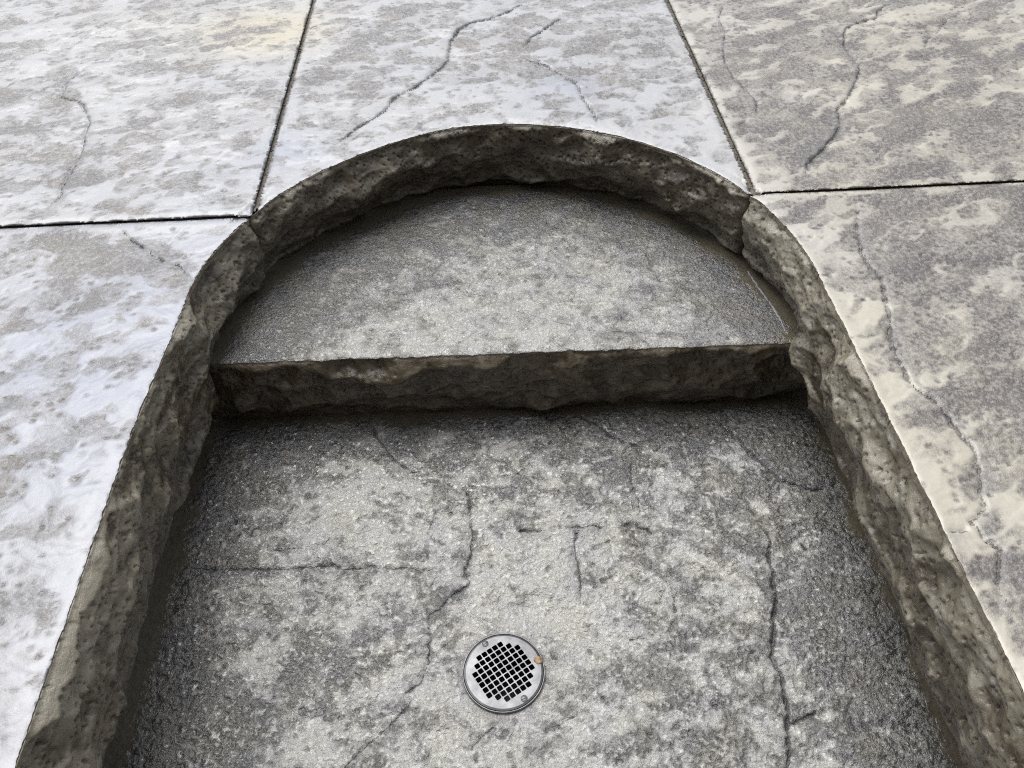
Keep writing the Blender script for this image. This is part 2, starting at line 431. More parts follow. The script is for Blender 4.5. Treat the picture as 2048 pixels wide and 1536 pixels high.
def mat_slab(name, light=(.395, .40, .412), cream=(.46, .425, .335), cool=(.31, .33, .385), dark=(.125, .121, .122), rough=.42):
    t = NT(name); d = t.attr('dark'); hue = t.attr('hue'); sta = t.attr('stain')
    g1 = t.noise(420, 5, .7); g2 = t.noise(70, 5, .6); g3 = t.noise(9, 3)
    gs = t.rng(t.noise(150, 4, .65), .38, .62, -.5, .5)
    fac = t.math('ADD', d, t.math('MULTIPLY', gs, t.math('ADD', t.math('MULTIPLY', d, .5), .07)))
    fac = t.math('ADD', fac, t.math('MULTIPLY', t.math('SUBTRACT', g2, .5), .26), clamp=True)
    c = t.mix(t.math('MAXIMUM', hue, 0.0, clamp=True), light, cream)
    c = t.mix(t.math('MULTIPLY', hue, -1.0, clamp=True), c, cool)
    dk = t.mix(t.rng(g3, .45, .7), dark, (.16, .145, .125))
    c = t.mix(fac, c, dk)
    c = t.mix(t.math('MULTIPLY', sta, .45, clamp=True), c, (.15, .155, .17))
    ln = t.rng(t.math('ADD', t.attr('crack'), t.math('MULTIPLY', t.math('SUBTRACT', g1, .5), .12)), .05, .16, 1.0, 0.0)
    c = t.mix(t.math('MULTIPLY', ln, .62), c, (.05, .047, .045))
    b = t.bump(t.math('MULTIPLY', ln, -1.0), .7, .002); b = t.bump(g2, .28, .002, b); b = t.bump(t.math('MULTIPLY', gs, t.math('ADD', d, .12)), .5, .0014, b)
    r = t.math('ADD', t.math('MULTIPLY', g2, .22), rough - .11); t.coat(.42, .26, b)
    return t.set(Base_Color=c, Roughness=r, Normal=b, Specular_IOR_Level=.5)
def mat_floor(name):
    t = NT(name); d = t.attr('dark'); bd = t.attr('border'); sta = t.attr('stain')
    g1 = t.noise(360, 6, .75); g2 = t.noise(95, 5, .65); g3 = t.noise(14, 4)
    gs = t.rng(t.noise(135, 4, .62), .40, .60, -.5, .5); gf = t.rng(t.noise(300, 3, .6), .38, .62, -.5, .5)
    fac = t.math('ADD', t.math('MULTIPLY', d, .85), t.math('MULTIPLY', gs, t.attr('grit')))
    fac = t.math('ADD', fac, t.math('MULTIPLY', gf, .22))
    fac = t.math('ADD', fac, t.math('MULTIPLY', t.math('SUBTRACT', g2, .5), .5), clamp=True)
    lt = t.mix(t.rng(g3, .4, .62), (.41, .403, .37), (.395, .395, .39))
    dk = t.mix(t.rng(g3, .42, .6), (.056, .051, .042), (.047, .048, .052))
    c = t.mix(fac, lt, dk)
    c = t.mix(t.math('MULTIPLY', sta, .6, clamp=True), c, (.08, .083, .092))
    ln = t.rng(t.math('ADD', t.attr('crack'), t.math('MULTIPLY', t.math('SUBTRACT', g1, .5), .14)), .05, .15, 1.0, 0.0)
    c = t.mix(t.math('MULTIPLY', ln, .70), c, (.035, .034, .034))
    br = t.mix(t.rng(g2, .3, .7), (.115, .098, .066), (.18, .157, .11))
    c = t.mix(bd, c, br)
    amp = t.math('SUBTRACT', 1.0, t.math('MULTIPLY', bd, .85))
    b = t.bump(t.math('MULTIPLY', ln, -1.0), .7, .002); b = t.bump(t.math('MULTIPLY', g2, amp), .6, .0022, b); b = t.bump(t.math('MULTIPLY', gs, t.math('MULTIPLY', amp, -1.0)), .7, .0020, b); b = t.bump(t.math('MULTIPLY', g1, t.math('MULTIPLY', amp, t.rng(t.attr('wet'), 0, .8, 1.0, .12))), .8, .0012, b)
    r = t.math('ADD', t.math('MULTIPLY', g2, .25), t.rng(t.attr('wet'), 0, 1, .26, .08)); t.coat(t.rng(t.attr('wet'), 0, 1, .6, 1.0), t.rng(t.attr('wet'), 0, 1, .14, .05), b); t.b.inputs['Coat IOR'].default_value = 1.75
    return t.set(Base_Color=c, Roughness=r, Normal=b, Specular_IOR_Level=.5)
def mat_wall(name):
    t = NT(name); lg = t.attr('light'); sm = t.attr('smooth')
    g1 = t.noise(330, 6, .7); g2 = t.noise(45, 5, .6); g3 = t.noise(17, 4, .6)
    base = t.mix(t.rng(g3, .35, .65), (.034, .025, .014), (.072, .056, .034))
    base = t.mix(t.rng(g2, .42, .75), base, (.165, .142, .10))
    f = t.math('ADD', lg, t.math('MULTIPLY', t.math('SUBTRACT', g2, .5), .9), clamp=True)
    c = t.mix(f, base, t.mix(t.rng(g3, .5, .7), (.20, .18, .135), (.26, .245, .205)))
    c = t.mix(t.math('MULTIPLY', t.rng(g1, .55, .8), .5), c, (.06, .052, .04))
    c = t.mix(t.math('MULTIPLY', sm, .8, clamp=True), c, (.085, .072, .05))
    b = t.bump(g2, .5, .002); b = t.bump(t.noise(210, 5, .7), .6, .0016, b); b = t.bump(g1, .6, .0010, b)
    t.coat(.6, .17, b)
    return t.set(Base_Color=c, Roughness=t.math('ADD', t.math('MULTIPLY', g2, .3), .16), Normal=b, Specular_IOR_Level=.5)
def mat_plain(name, a, b, scale=120, rough=.6, bump=.5, dist=.001, metallic=0.0, detail=5):
    t = NT(name); g = t.noise(scale, detail, .65); g2 = t.noise(scale * .13, 3)
    c = t.mix(t.rng(t.math('ADD', t.math('MULTIPLY', g, .6), t.math('MULTIPLY', g2, .4)), .38, .62), a, b)
    return t.set(Base_Color=c, Roughness=t.math('ADD', t.math('MULTIPLY', g2, .2), rough - .1), Normal=t.bump(g, bump, dist), Metallic=metallic)
M_SLAB = mat_slab('stained_concrete')
M_SLABR = mat_slab('stained_concrete_warm', light=(.41, .40, .37), cream=(.44, .415, .35), dark=(.092, .083, .083))
M_FLOOR = mat_floor('basin_concrete'); M_WALL = mat_wall('rock_face_concrete')
M_SIDE = mat_plain('slab_edge_concrete', (.15, .125, .09), (.28, .245, .19), 150, .55, .8, .0015)
M_BED = mat_plain('joint_bed_grit', (.075, .062, .046), (.17, .148, .115), 230, .6, 1, .003)
M_STEEL = mat_plain('brushed_steel', (.12, .122, .128), (.26, .263, .275), 40, .50, .15, .0012, 1.0)
M_RING = mat_plain('dull_steel', (.16, .16, .165), (.30, .30, .305), 120, .5, .3, .001, .8)
M_PIPE = mat_plain('drain_pipe_plastic', (.01, .01, .011), (.025, .024, .022), 80, .5)
M_LEAF = mat_plain('dry_leaf_brown', (.12, .045, .012), (.50, .38, .22), 150, .5, .4, .0008)
M_CAULK = mat_plain('pale_residue', (.18, .19, .20), (.36, .39, .42), 260, .4, .8, .001)
M_FIBRE = mat_plain('pale_fibre', (.30, .28, .24), (.45, .42, .36), 90, .4)
M_SOIL = mat_plain('lawn_soil', (.045, .06, .022), (.09, .10, .04), 6, .9, .8, .03)

# ---------------------------------------------------------------- ground and patio
PX0, PX1, PY0, PY1 = -2.9, 2.95, -1.9, 4.6
def quad_ring(name, x0, x1, y0, y1, big, z, mat):
    xs = [-big, x0, x1, big]; ys = [-big, y0, y1, big]
    co = [(x, y, z) for y in ys for x in xs]
    F = [(r * 4 + c, r * 4 + c + 1, r * 4 + c + 5, r * 4 + c + 4) for r in range(3) for c in range(3) if (r, c) != (1, 1)]
    return new_mesh(name, co, F, [mat])
gr = quad_ring('ground', PX0 + .02, PX1 - .02, PY0 + .02, PY1 - .02, 400, -.03, M_SOIL); gr['kind'] = 'structure'

def slab_field(x, y, seed, warm):
    sd, _, _ = sdU(x, y)
    ang = -.22 if not warm else -.45
    u = x * math.cos(ang) - y * math.sin(ang); v = x * math.sin(ang) + y * math.cos(ang)
    wu = u + .022 * fbm(u / .06, v / .06, 3, seed + 1); wv = v + .016 * fbm(u / .06 + 9, v / .06, 3, seed + 2)
    st = 1.0 if not warm else 1.55
    b = fbm(wu / (.085 * st), wv / .066, 3, seed + 3, .45); b2 = fbm(wu / (.034 * st), wv / .025, 4, seed + 4, .5); sp = fbm(x / .005, y / .005, 3, seed + 5, .6)
    bias = np.clip(rbf(x, y, BIAS_SLAB), -.9, .65)
    ej = np.minimum(np.abs(y - YJ), np.minimum(np.abs(x - XJL), np.abs(x - XJR)) + np.where(y < YJ, 9, 0))
    edge = np.exp(-(ej / .022) ** 2) * .35 + .30 * np.exp(-(np.maximum(sd, 0) / .03) ** 2)
    den = .27 * bias - edge + (.08 if warm else {400: -.02}.get(seed, -.06))
    def blob(cu, cv, sd_, keep, soft):
        f, _, rid, ox, oy = worley(wu / (cu * st) + .35 * b2, wv / cv + .35 * b, sd_, 1.0)
        rad = .16 + .42 * np.modf(rid * 7.13)[0] + .45 * den
        return np.where(rid < keep, sstep(rad + soft, rad - soft, f + .05 * sp + .14 * b2), 0) * (.62 + .38 * np.modf(rid * 3.7)[0])
    m1 = blob(.062, .050, seed + 50, .74, .13); m2 = blob(.030, .026, seed + 53, .50, .15); m3 = sstep(.06, .34, b + 1.15 * den + .06 * sp + .12 * b2) * .85
    v1 = np.maximum(b + den, m1 - .3); v2 = b2 + den
    m1 = np.maximum(np.maximum(m1 * .85, m3), m2 * .8); m2 = m1
    haze = .34 * sstep(-.35, .5, fbm(x / .16, y / .13, 3, seed + 6) + den)
    dark = np.clip(m1 * (.72 + .3 * sstep(-.3, .5, b2)) * (.92 + .28 * sp) + haze * (.9 + .25 * sp), 0, 1)
    val = np.maximum(v1, v2) - .2
    # scattered pits
    f1, f2, rid, _, _ = worley(x / .017, y / .013, seed + 21)
    pit = np.where(rid > .66, sstep(.42, .15, f1 / (.4 + rid * .6)), 0) * sstep(-.45, .05, val)
    hue = .72 * rbf(x, y, HUE_SLAB) + .12 * fbm(x / .1, y / .1, 2, seed + 8) - {400: .38, 100: .12, 200: .15}.get(seed, 0)  # left slab cooler: lavender sky reflection put into its colour
    dep, led, sta, cd = cracks(x, y, CRACK_SLAB, 5)
    ter = fbm(wu / .14, wv / .09, 3, seed + 11) * 4.2; tf = np.floor(ter); tr = tf + sstep(.78, 1.0, ter - tf)
    z = .0034 * fbm(x / .3, y / .3, 2, seed + 12) + .0008 * tr
    z += -.0011 * dark + (.25 + .75 * dark) * .0009 * fbm(x / .009, y / .009, 4, seed + 13) - .0013 * pit
    z += -.0034 * dep - .0026 * led
    return z, np.clip(dark + .65 * pit, 0, 1), hue, sta, cd
def slab(parent, xs, ys, seed, warm=False, detail=True):
    X, Y = np.meshgrid(xs, ys); x = X.ravel().copy(); y = Y.ravel().copy(); nx, ny = len(xs), len(ys)
    # chipped outline along the joints
    hw = .0098
    eL = np.isclose(x, xs[0]); eR = np.isclose(x, xs[-1]); eB = np.isclose(y, ys[0]); eT = np.isclose(y, ys[-1])
    x = x + eL * hw - eR * hw; y = y + eB * hw - eT * hw
    w = .0034 * fbm(x / .05, y / .05, 4, seed + 30, .6) + .0018 * np.abs(fbm(x / .007, y / .007, 2, seed + 31))
    x += (eL * 1.0 - eR * 1.0) * w; y += (eB * 1.0 - eT * 1.0) * w
    i = np.arange(nx * ny).reshape(ny, nx)
    F = np.stack([i[:-1, :-1].ravel(), i[:-1, 1:].ravel(), i[1:, 1:].ravel(), i[1:, :-1].ravel()], 1)
    sd, gx, gy = sdU(x, y)
    sd = sd - .0012 * fbm(x / .006, y / .006, 3, 77) - .0016 * fbm(x / .03, y / .03, 3, 78) - .0008
    F = F[(sd[F] > 0).any(1)]
    ins = sd < 0
    x = np.where(ins, x - sd * gx, x); y = np.where(ins, y - sd * gy, y)
    used, F = compact(np.zeros((len(x), 1)), F); x = x[used]; y = y[used]; sd = np.maximum(sd[used], 0)
    if detail: z, dark, hue, sta, cd = slab_field(x, y, seed, warm)
    else: z = np.zeros_like(x); dark = sstep(-.1, .35, fbm(x / .1, y / .07, 3, seed)); hue = dark * 0; sta = dark * 0; cd = dark * 0 + 2
    # worn arris along joints and rim
    ej = np.minimum.reduce([x - xs[0], xs[-1] - x, y - ys[0], ys[-1] - y])
    z -= .0030 * np.exp(-np.maximum(ej - hw, 0) / .0035) * (.6 + .6 * np.abs(fbm(x / .02, y / .02, 2, seed + 40)))
    rk = sstep(0, .018, sd); z = np.maximum(z * (.25 + .75 * rk), -.0015 - .02 * rk) - .0010 * np.exp(-sd / .002)
    z += (.0022 - z) * np.exp(-(np.maximum(ej - hw, 0) / .02) ** 2) * .75 * (sd > .02) - .0015 * np.exp(-np.maximum(ej - hw, 0) / .003); z = np.clip(z, -.009, .008)
    V, F, src, mi = skirted(np.stack([x, y, z], 1), F, .009)
    at = dict(dark=dark[src], hue=hue[src], stain=sta[src], crack=cd[src])
    o = new_mesh('slab', V, F, [M_SLABR if warm else M_SLAB, M_SIDE], parent, at, matidx=mi)
    return o
# bed that shows at the bottom of the joints (open over the basin)
bed = []
def bar(x0, x1, y0, y1): bed.append((x0, x1, y0, y1))
for xj, y0 in ((XJL, YJ - .001), (XJR, YJ - .001)): bar(xj - .02, xj + .02, y0 + .021, PY1)
bar(PX0, -.36, YJ - .02, YJ + .02); bar(.42, PX1, YJ - .02, YJ + .02)
for xj in (-1.56, 1.61): bar(xj - .02, xj + .02, PY0, PY1)
for yj in (2.75,): bar(PX0, PX1, yj - .02, yj + .02)
bar(PX0, PX1, -.46, -.42)
bc, bf = [], []
for n, (x0, x1, y0, y1) in enumerate(bed):
    z = (-.0046 if n in (2, 3) else -.0056) - .0002 * n; nx = max(2, int((x1 - x0) / .005)); ny = max(2, int((y1 - y0) / .005))
    gx, gy = np.meshgrid(np.linspace(x0, x1, nx + 1), np.linspace(y0, y1, ny + 1)); gx = gx.ravel(); gy = gy.ravel()
    k = sum(len(q) for q in bc); bc.append(np.stack([gx, gy, z + .0022 * fbm(gx / .016, gy / .016, 3, 3)], 1))
    i = np.arange((nx + 1) * (ny + 1)).reshape(ny + 1, nx + 1) + k
    bf.append(np.stack([i[:-1, :-1].ravel(), i[:-1, 1:].ravel(), i[1:, 1:].ravel(), i[1:, :-1].ravel()], 1))
bc = np.concatenate(bc); bf = np.concatenate(bf); bf = bf[(sdU(bc[:, 0], bc[:, 1])[0][bf] > .005).all(1)]
used, bf = compact(bc, bf); bc = bc[used]
patio = new_mesh('patio', bc, bf, [M_BED]); patio['kind'] = 'structure'
YF = 2.75
slab(patio, lines((-1.56, -1.32, .02), (-1.32, XJL, .0036)), lines((YJ, 2.1, .0036), (2.1, YF, .02)), 100)
slab(patio, lines((XJL, XJR, .0034)), lines((YJ, 2.1, .0034), (2.1, YF, .02)), 200)
slab(patio, lines((XJR, 1.36, .0036), (1.36, 1.61, .02)), lines((YJ, 2.1, .0036), (2.1, YF, .02)), 300, True)
slab(patio, lines((-1.56, -.95, .02), (-.95, -.30, .0026)), lines((-.44, .2, .02), (.2, YJ, .0026)), 400)
slab(patio, lines((.34, 1.0, .0026), (1.0, 1.61, .02)), lines((-.44, .2, .02), (.2, YJ, .0026)), 500, True)
for n, (x0, x1, y0, y1) in enumerate(((PX0, -1.56, YJ, YF), (PX0, -1.56, -.44, YJ), (1.61, PX1, YJ, YF), (1.61, PX1, -.44, YJ), (PX0, -1.56, PY0, -.44), (-1.56, 1.61, PY0, -.44), (1.61, PX1, PY0, -.44),
                                     (PX0, -1.56, YF, PY1), (-1.56, 0.02, YF, PY1), (0.02, 1.61, YF, PY1), (1.61, PX1, YF, PY1))):
    slab(patio, lines((x0, x1, .04)), lines((y0, y1, .04)), 600 + n, False, False)

# ---------------------------------------------------------------- sunken basin: walls
basin = empty('sunken_basin', (CX, .45, Z_FLOOR))
tag(basin, 'sunken concrete basin with rough brown rock-face sides and mottled grey floor', 'basin')
def outline(s):
    """point and inward normal along the rim; s=0 where the left side meets the half round"""
    L = math.pi * RAD
    th = math.pi - np.clip(s, 0, L) / RAD
    rr = RAD - inset(th)
    x = np.where(s < 0, XL + inset_side(CY + s), np.where(s > L, XR, CX + rr * np.cos(th)))
    y = np.where(s < 0, CY + s, np.where(s > L, CY - (s - L), CY + rr * np.sin(th)))
    nx = np.where(s < 0, 1.0, np.where(s > L, -1.0, -np.cos(th))); ny = np.where((s >= 0) & (s <= L), -np.sin(th), 0.0)
    return x, y, nx, ny
LARC = math.pi * RAD
sJL = RAD * (math.pi - math.atan2(YJ - CY, -.391 - CX)); sJR = RAD * (math.pi - math.atan2(YJ - CY, .4505 - CX))
def rock(s, v, seed, pits=True):
    ws = s + .008 * fbm(s / .05, v / .04, 3, seed + 1); wv = v + .008 * fbm(s / .05 + 5, v / .04, 3, seed + 2)
    sl = .22 * ws
    d = .031 * scallop(ws / .090, (wv + sl) / .048, seed + 3, .36, 1.0) + .020 * scallop((ws + wv * .5) / .040, (wv - sl * .6) / .022, seed + 5, .38) + .0045 * scallop(ws / .018, (wv + sl) / .012, seed + 6, .45)
    rid = 1 - np.abs(perlin((ws + .6 * wv) / .06, (wv - sl * .4) / .026, seed + 7)) * 2
    d += .0014 * rid + .0022 * fbm(s / .11, v / .06, 3, seed + 8) + .0010 * fbm(s / .010, v / .008, 4, seed + 9, .65)
    d -= d.mean()
    pit = np.zeros_like(s)
    if pits:
        for sc, th, dp in ((.0125, .42, .0048), (.0080, .55, .0036)):
            f1, f2, rid, _, _ = worley(s / sc, v / sc, seed + 40 + int(sc * 1e4))
            rr = .10 + .16 * (rid - th) / (1 - th)
            p = np.where(rid > th, sstep(rr * 1.25, rr * .55, f1), 0); pit = np.maximum(pit, p * dp)
    return d, pit
def wall_face(parent, s0, s1, ds, vmax, dv, seed, off, lit_bias, under, prow=(0, 0)):
    ss = np.linspace(s0, s1, int((s1 - s0) / ds) + 1); vv = np.concatenate([[-.004], np.linspace(0, vmax, int(vmax / dv) + 1)])
    Sg, Vg = np.meshgrid(ss, vv); s = Sg.ravel(); v = Vg.ravel()
    x, y, nx, ny = outline(s)
    d, pit = rock(s, np.maximum(v, 0), seed)
    ledge = .185 + .012 * fbm(s / .09, s * 0, 3, seed + 61)                 # foot of the rock face on the deep part
    deep = sstep(CY + .03, CY - .03, y)
    foot = ledge * deep + (.128 + .008 * fbm(s / .06, s * 0, 2, seed + 62)) * (1 - deep)
    rough = sstep(0, .010, v) * (1 - .88 * sstep(foot - .012, foot + .004, v))
    rg = foot * (.45 + .22 * fbm(s / .12, s * 0, 3, seed + 64))            # the crest: above it the face leans back, below it is undercut
    prof = .015 * np.where(v < rg, np.clip(v / rg, 0, 1) ** .8, 1 - 1.35 * sstep(0, 1, (v - rg) / np.maximum(foot - rg, .01)))
    prof -= (under * sstep(foot - .006, .285, v) * deep) + (.016 * sstep(foot - .006, foot + .01, v)) * (1 - .5 * deep)
    ends = np.minimum(s - s0, s1 - s)
    disp = off + .002 + d * rough + prof - pit * (1 - .6 * sstep(foot, foot + .01, v))
    disp -= .012 * np.exp(-np.maximum(ends, 0) / .004)
    mid = np.sin(np.clip(v / .14, 0, 1) * math.pi) ** 1.4
    disp += prow[0] * mid * np.exp(-(s - s0) / .06) + prow[1] * mid * np.exp(-(s1 - s) / .06)
    disp = np.minimum(disp, 1.1 * np.maximum(v, 0) + .0005 + .0010 * fbm(s / .02, v / .02, 3, seed + 80))
    disp = np.where(v < 0, -.009, disp * sstep(-.001, .006, v) - .0006)
    x = x + nx * disp; y = y + ny * disp
    z = -np.maximum(v, 0) - .0022 - np.where(v < 0, .011, 0)
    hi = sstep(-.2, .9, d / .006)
    lt = lit_bias + .9 * fbm(s / .06, v / .03, 4, seed + 70) + .35 * hi - .62 + .55 * sstep(.10, .02, v) - .9 * sstep(foot * .75, foot, v)
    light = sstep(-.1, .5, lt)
    i = np.arange(len(s)).reshape(len(vv), len(ss))
    F = np.stack([i[:-1, :-1].ravel(), i[1:, :-1].ravel(), i[1:, 1:].ravel(), i[:-1, 1:].ravel()], 1)
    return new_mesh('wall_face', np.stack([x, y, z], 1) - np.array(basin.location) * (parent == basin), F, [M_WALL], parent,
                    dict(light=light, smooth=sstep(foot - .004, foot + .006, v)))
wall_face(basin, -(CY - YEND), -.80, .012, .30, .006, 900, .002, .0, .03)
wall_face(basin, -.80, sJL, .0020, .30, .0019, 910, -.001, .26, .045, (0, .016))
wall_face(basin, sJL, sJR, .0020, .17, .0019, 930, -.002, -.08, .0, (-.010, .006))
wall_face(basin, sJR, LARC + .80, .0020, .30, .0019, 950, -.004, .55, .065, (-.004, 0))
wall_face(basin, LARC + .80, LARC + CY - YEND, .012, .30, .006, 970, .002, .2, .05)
# near end of the basin
xs = np.linspace(XL - .04, XR + .06, 200); vv = np.linspace(0, .30, 60); Sg, Vg = np.meshgrid(xs, vv); d, p = rock(Sg.ravel(), Vg.ravel(), 990)
i = np.arange(Sg.size).reshape(Sg.shape)
new_mesh('wall_face', np.stack([Sg.ravel(), YEND + d * sstep(0, .01, Vg.ravel()), -Vg.ravel() - .002], 1) - np.array(basin.location),
         np.stack([i[:-1, :-1].ravel(), i[:-1, 1:].ravel(), i[1:, 1:].ravel(), i[1:, :-1].ravel()], 1), [M_WALL], basin,
         dict(light=np.zeros(Sg.size), smooth=np.zeros(Sg.size)))

# ---------------------------------------------------------------- basin floor and step tread
def step_y(x): return .9498 - .0185 * x                                     # front edge of the step
def floor_field(x, y, seed, bias, crk, bd_dist, bd_w, fine, wb, wn):
    wu = x + .012 * fbm(x / .04, y / .04, 3, seed + 1); wv = y + .012 * fbm(x / .04 + 7, y / .04, 3, seed + 2)
    b = fbm(wu / .06, wv / .05, 5, seed + 3, .6); b2 = fbm(wu / .012, wv / .012, 4, seed + 4, .6); b3 = fbm(wu / .026, wv / .020, 4, seed + 5, .55)
    rb = rbf(x, y, bias)
    near = np.exp(-np.maximum(bd_dist, 0) / .10)  # darker towards the walls: wet edge plus corner shade put into the colour
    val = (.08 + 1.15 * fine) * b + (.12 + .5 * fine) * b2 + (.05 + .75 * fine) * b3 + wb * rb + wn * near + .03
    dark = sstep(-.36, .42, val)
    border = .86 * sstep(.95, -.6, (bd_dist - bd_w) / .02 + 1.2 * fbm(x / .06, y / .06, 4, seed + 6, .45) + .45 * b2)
    dep, led, sta, cd = cracks(x, y, crk, seed)
    f1, f2, rid, _, _ = worley(wu / .0085, wv / .0085, seed + 20)
    grain = fbm(x / .0065, y / .0065, 3, seed + 9, .65)
    f3, _, rid3, _, _ = worley(x / .02, y / .02, seed + 25); pit = np.where(rid3 > .7, sstep(.3, .1, f3), 0)
    ter = fbm(wu / .09, wv / .08, 3, seed + 11) * 4; tf = np.floor(ter); tr = tf + sstep(.75, 1.0, ter - tf)
    z = .0040 * fbm(x / .25, y / .25, 2, seed + 12) + (.0009 * tr + .0024 * grain * fine * (1 + .7 * near) - .0012 * (f1 < .45) * (rid > .5) * fine * (1 - f1 / .45) - .0016 * pit) * (1 - border)
    z += .0016 * b * (1 - border) - .0028 * dep - .0012 * led * (1 - .5 * border)
    return z, np.clip(dark + .55 * pit, 0, 1), border, sta * (1 - .6 * border), cd
xs = np.arange(-.56, .62, .0021); ys = lines((YEND - .02, .24, .015), (.24, .985, .0021))
X, Y = np.meshgrid(xs, ys); x = X.ravel(); y = Y.ravel()
bdist = np.minimum.reduce([x + .500, .566 - x, step_y(x) - y + .016])
z, dark, border, sta, cd = floor_field(x, y, 40, BIAS_FLOOR, CRACK_FLOOR, bdist, .022, .62, .80, .60)
rd = np.hypot(x - DC[0], y - DC[1])
z = z * (1 - .85 * np.exp(-(np.maximum(rd - .05, 0) / .03) ** 2)) + .007 * sstep(.0, .5, rd) - .0025 - .002 * np.exp(-np.maximum(rd - .055, 0) / .006)
i = np.arange(len(x)).reshape(len(ys), len(xs))
F = np.stack([i[:-1, :-1].ravel(), i[:-1, 1:].ravel(), i[1:, 1:].ravel(), i[1:, :-1].ravel()], 1)
F = F[(rd[F] > .050).all(1)]
used, F = compact(np.zeros((len(x), 1)), F)
sta = np.maximum(sta, .95 * np.exp(-np.maximum(rd - .055, 0) / (.004 + .010 * sstep(-.3, .4, fbm(x / .03, y / .03, 3, 87)))))
GRIT = .52
wet = np.clip(1.25 * np.exp(-np.maximum(bdist, 0) / .10) + .25 * fbm(x / .07, y / .07, 3, 61), 0, 1)
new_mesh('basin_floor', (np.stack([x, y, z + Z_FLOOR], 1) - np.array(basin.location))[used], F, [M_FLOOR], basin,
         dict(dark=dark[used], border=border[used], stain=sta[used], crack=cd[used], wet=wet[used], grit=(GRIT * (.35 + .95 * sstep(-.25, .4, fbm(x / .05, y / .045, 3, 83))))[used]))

step = empty('half_moon_step', (CX, step_y(CX), Z_FLOOR))
tag(step, 'half-moon concrete step with smooth grey tread and dark rock-face riser', 'step')
so = np.array(step.location)
xs = np.arange(-.475, .515, .0021); ts = np.concatenate([np.arange(0, .48, .0021)])
X, Tt = np.meshgrid(xs, ts); x = X.ravel(); t = Tt.ravel()
ser = .0024 * fbm(x / .012, x * 0, 3, 71) + .0028 * fbm(x / .05, x * 0 + 4, 2, 72)
y = step_y(x) + t + ser * np.exp(-t / .004)
sd, gx, gy = sdU(x, y); bdist = -sd + .016
z, dark, border, sta, cd = floor_field(x, y, 140, BIAS_TREAD, CRACK_TREAD, bdist, .026, .30, .45, .50)
z *= .55; z = z * sstep(-.004, .05, t) - .0022 * np.exp(-t / .003)
i = np.arange(len(x)).reshape(len(ts), len(xs))
F = np.stack([i[:-1, :-1].ravel(), i[:-1, 1:].ravel(), i[1:, 1:].ravel(), i[1:, :-1].ravel()], 1)
F = F[(sd[F] < .03).all(1)]; used, F = compact(np.zeros((len(x), 1)), F)
GRIT = .13
wet = np.clip(1.2 * np.exp(-np.maximum(bdist, 0) / .06) + .2 * fbm(x / .07, y / .07, 3, 62), 0, 1)
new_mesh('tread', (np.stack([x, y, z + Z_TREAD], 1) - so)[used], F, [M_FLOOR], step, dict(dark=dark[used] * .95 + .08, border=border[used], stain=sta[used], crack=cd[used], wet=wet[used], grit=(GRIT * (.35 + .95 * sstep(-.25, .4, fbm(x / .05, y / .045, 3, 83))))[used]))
# riser
xs = np.arange(-.52, .58, .0019); vv = np.concatenate([[-.003], np.arange(0, .165, .0018)])
X, Vg = np.meshgrid(xs, vv); x = X.ravel(); v = Vg.ravel()
d, pit = rock(x, np.maximum(v, 0), 1200)
ser = .0024 * fbm(x / .012, x * 0, 3, 71) + .0028 * fbm(x / .05, x * 0 + 4, 2, 72)
foot = .141 + .004 * fbm(x / .07, x * 0, 3, 1262)
rough = sstep(0, .008, v) * (1 - .8 * sstep(foot - .012, foot + .003, v))
rg = foot * (.42 + .25 * fbm(x / .13, x * 0, 3, 1264))
disp = .011 * np.where(v < rg, np.clip(v / rg, 0, 1) ** .8, 1 - 1.2 * sstep(0, 1, (v - rg) / np.maximum(foot - rg, .01))) + .001 + d * rough * .98 - .5 * pit - .010 * sstep(foot - .03, foot + .004, v)
disp = np.minimum(disp, 1.0 * np.maximum(v, 0) + .0005 + .0010 * fbm(x / .02, v / .02, 3, 1280))
y = step_y(x) + ser * np.exp(-np.maximum(v, 0) / .006) - np.where(v < 0, -.006, disp * sstep(-.001, .005, v) - .0006)
i = np.arange(len(x)).reshape(len(vv), len(xs))
F = np.stack([i[:-1, :-1].ravel(), i[1:, :-1].ravel(), i[1:, 1:].ravel(), i[:-1, 1:].ravel()], 1)
lt = sstep(-.1, .6, .7 * fbm(x / .07, v / .03, 4, 1270) + .3 * sstep(-.2, .9, d / .006) - 1.1)  # pale patches held back: the riser's shade is put into its colour
new_mesh('riser', np.stack([x, y, Z_TREAD - np.maximum(v, 0) - .0018], 1) - so, F, [M_WALL], step, dict(light=lt, smooth=.5 * sstep(foot - .004, foot + .006, v)))

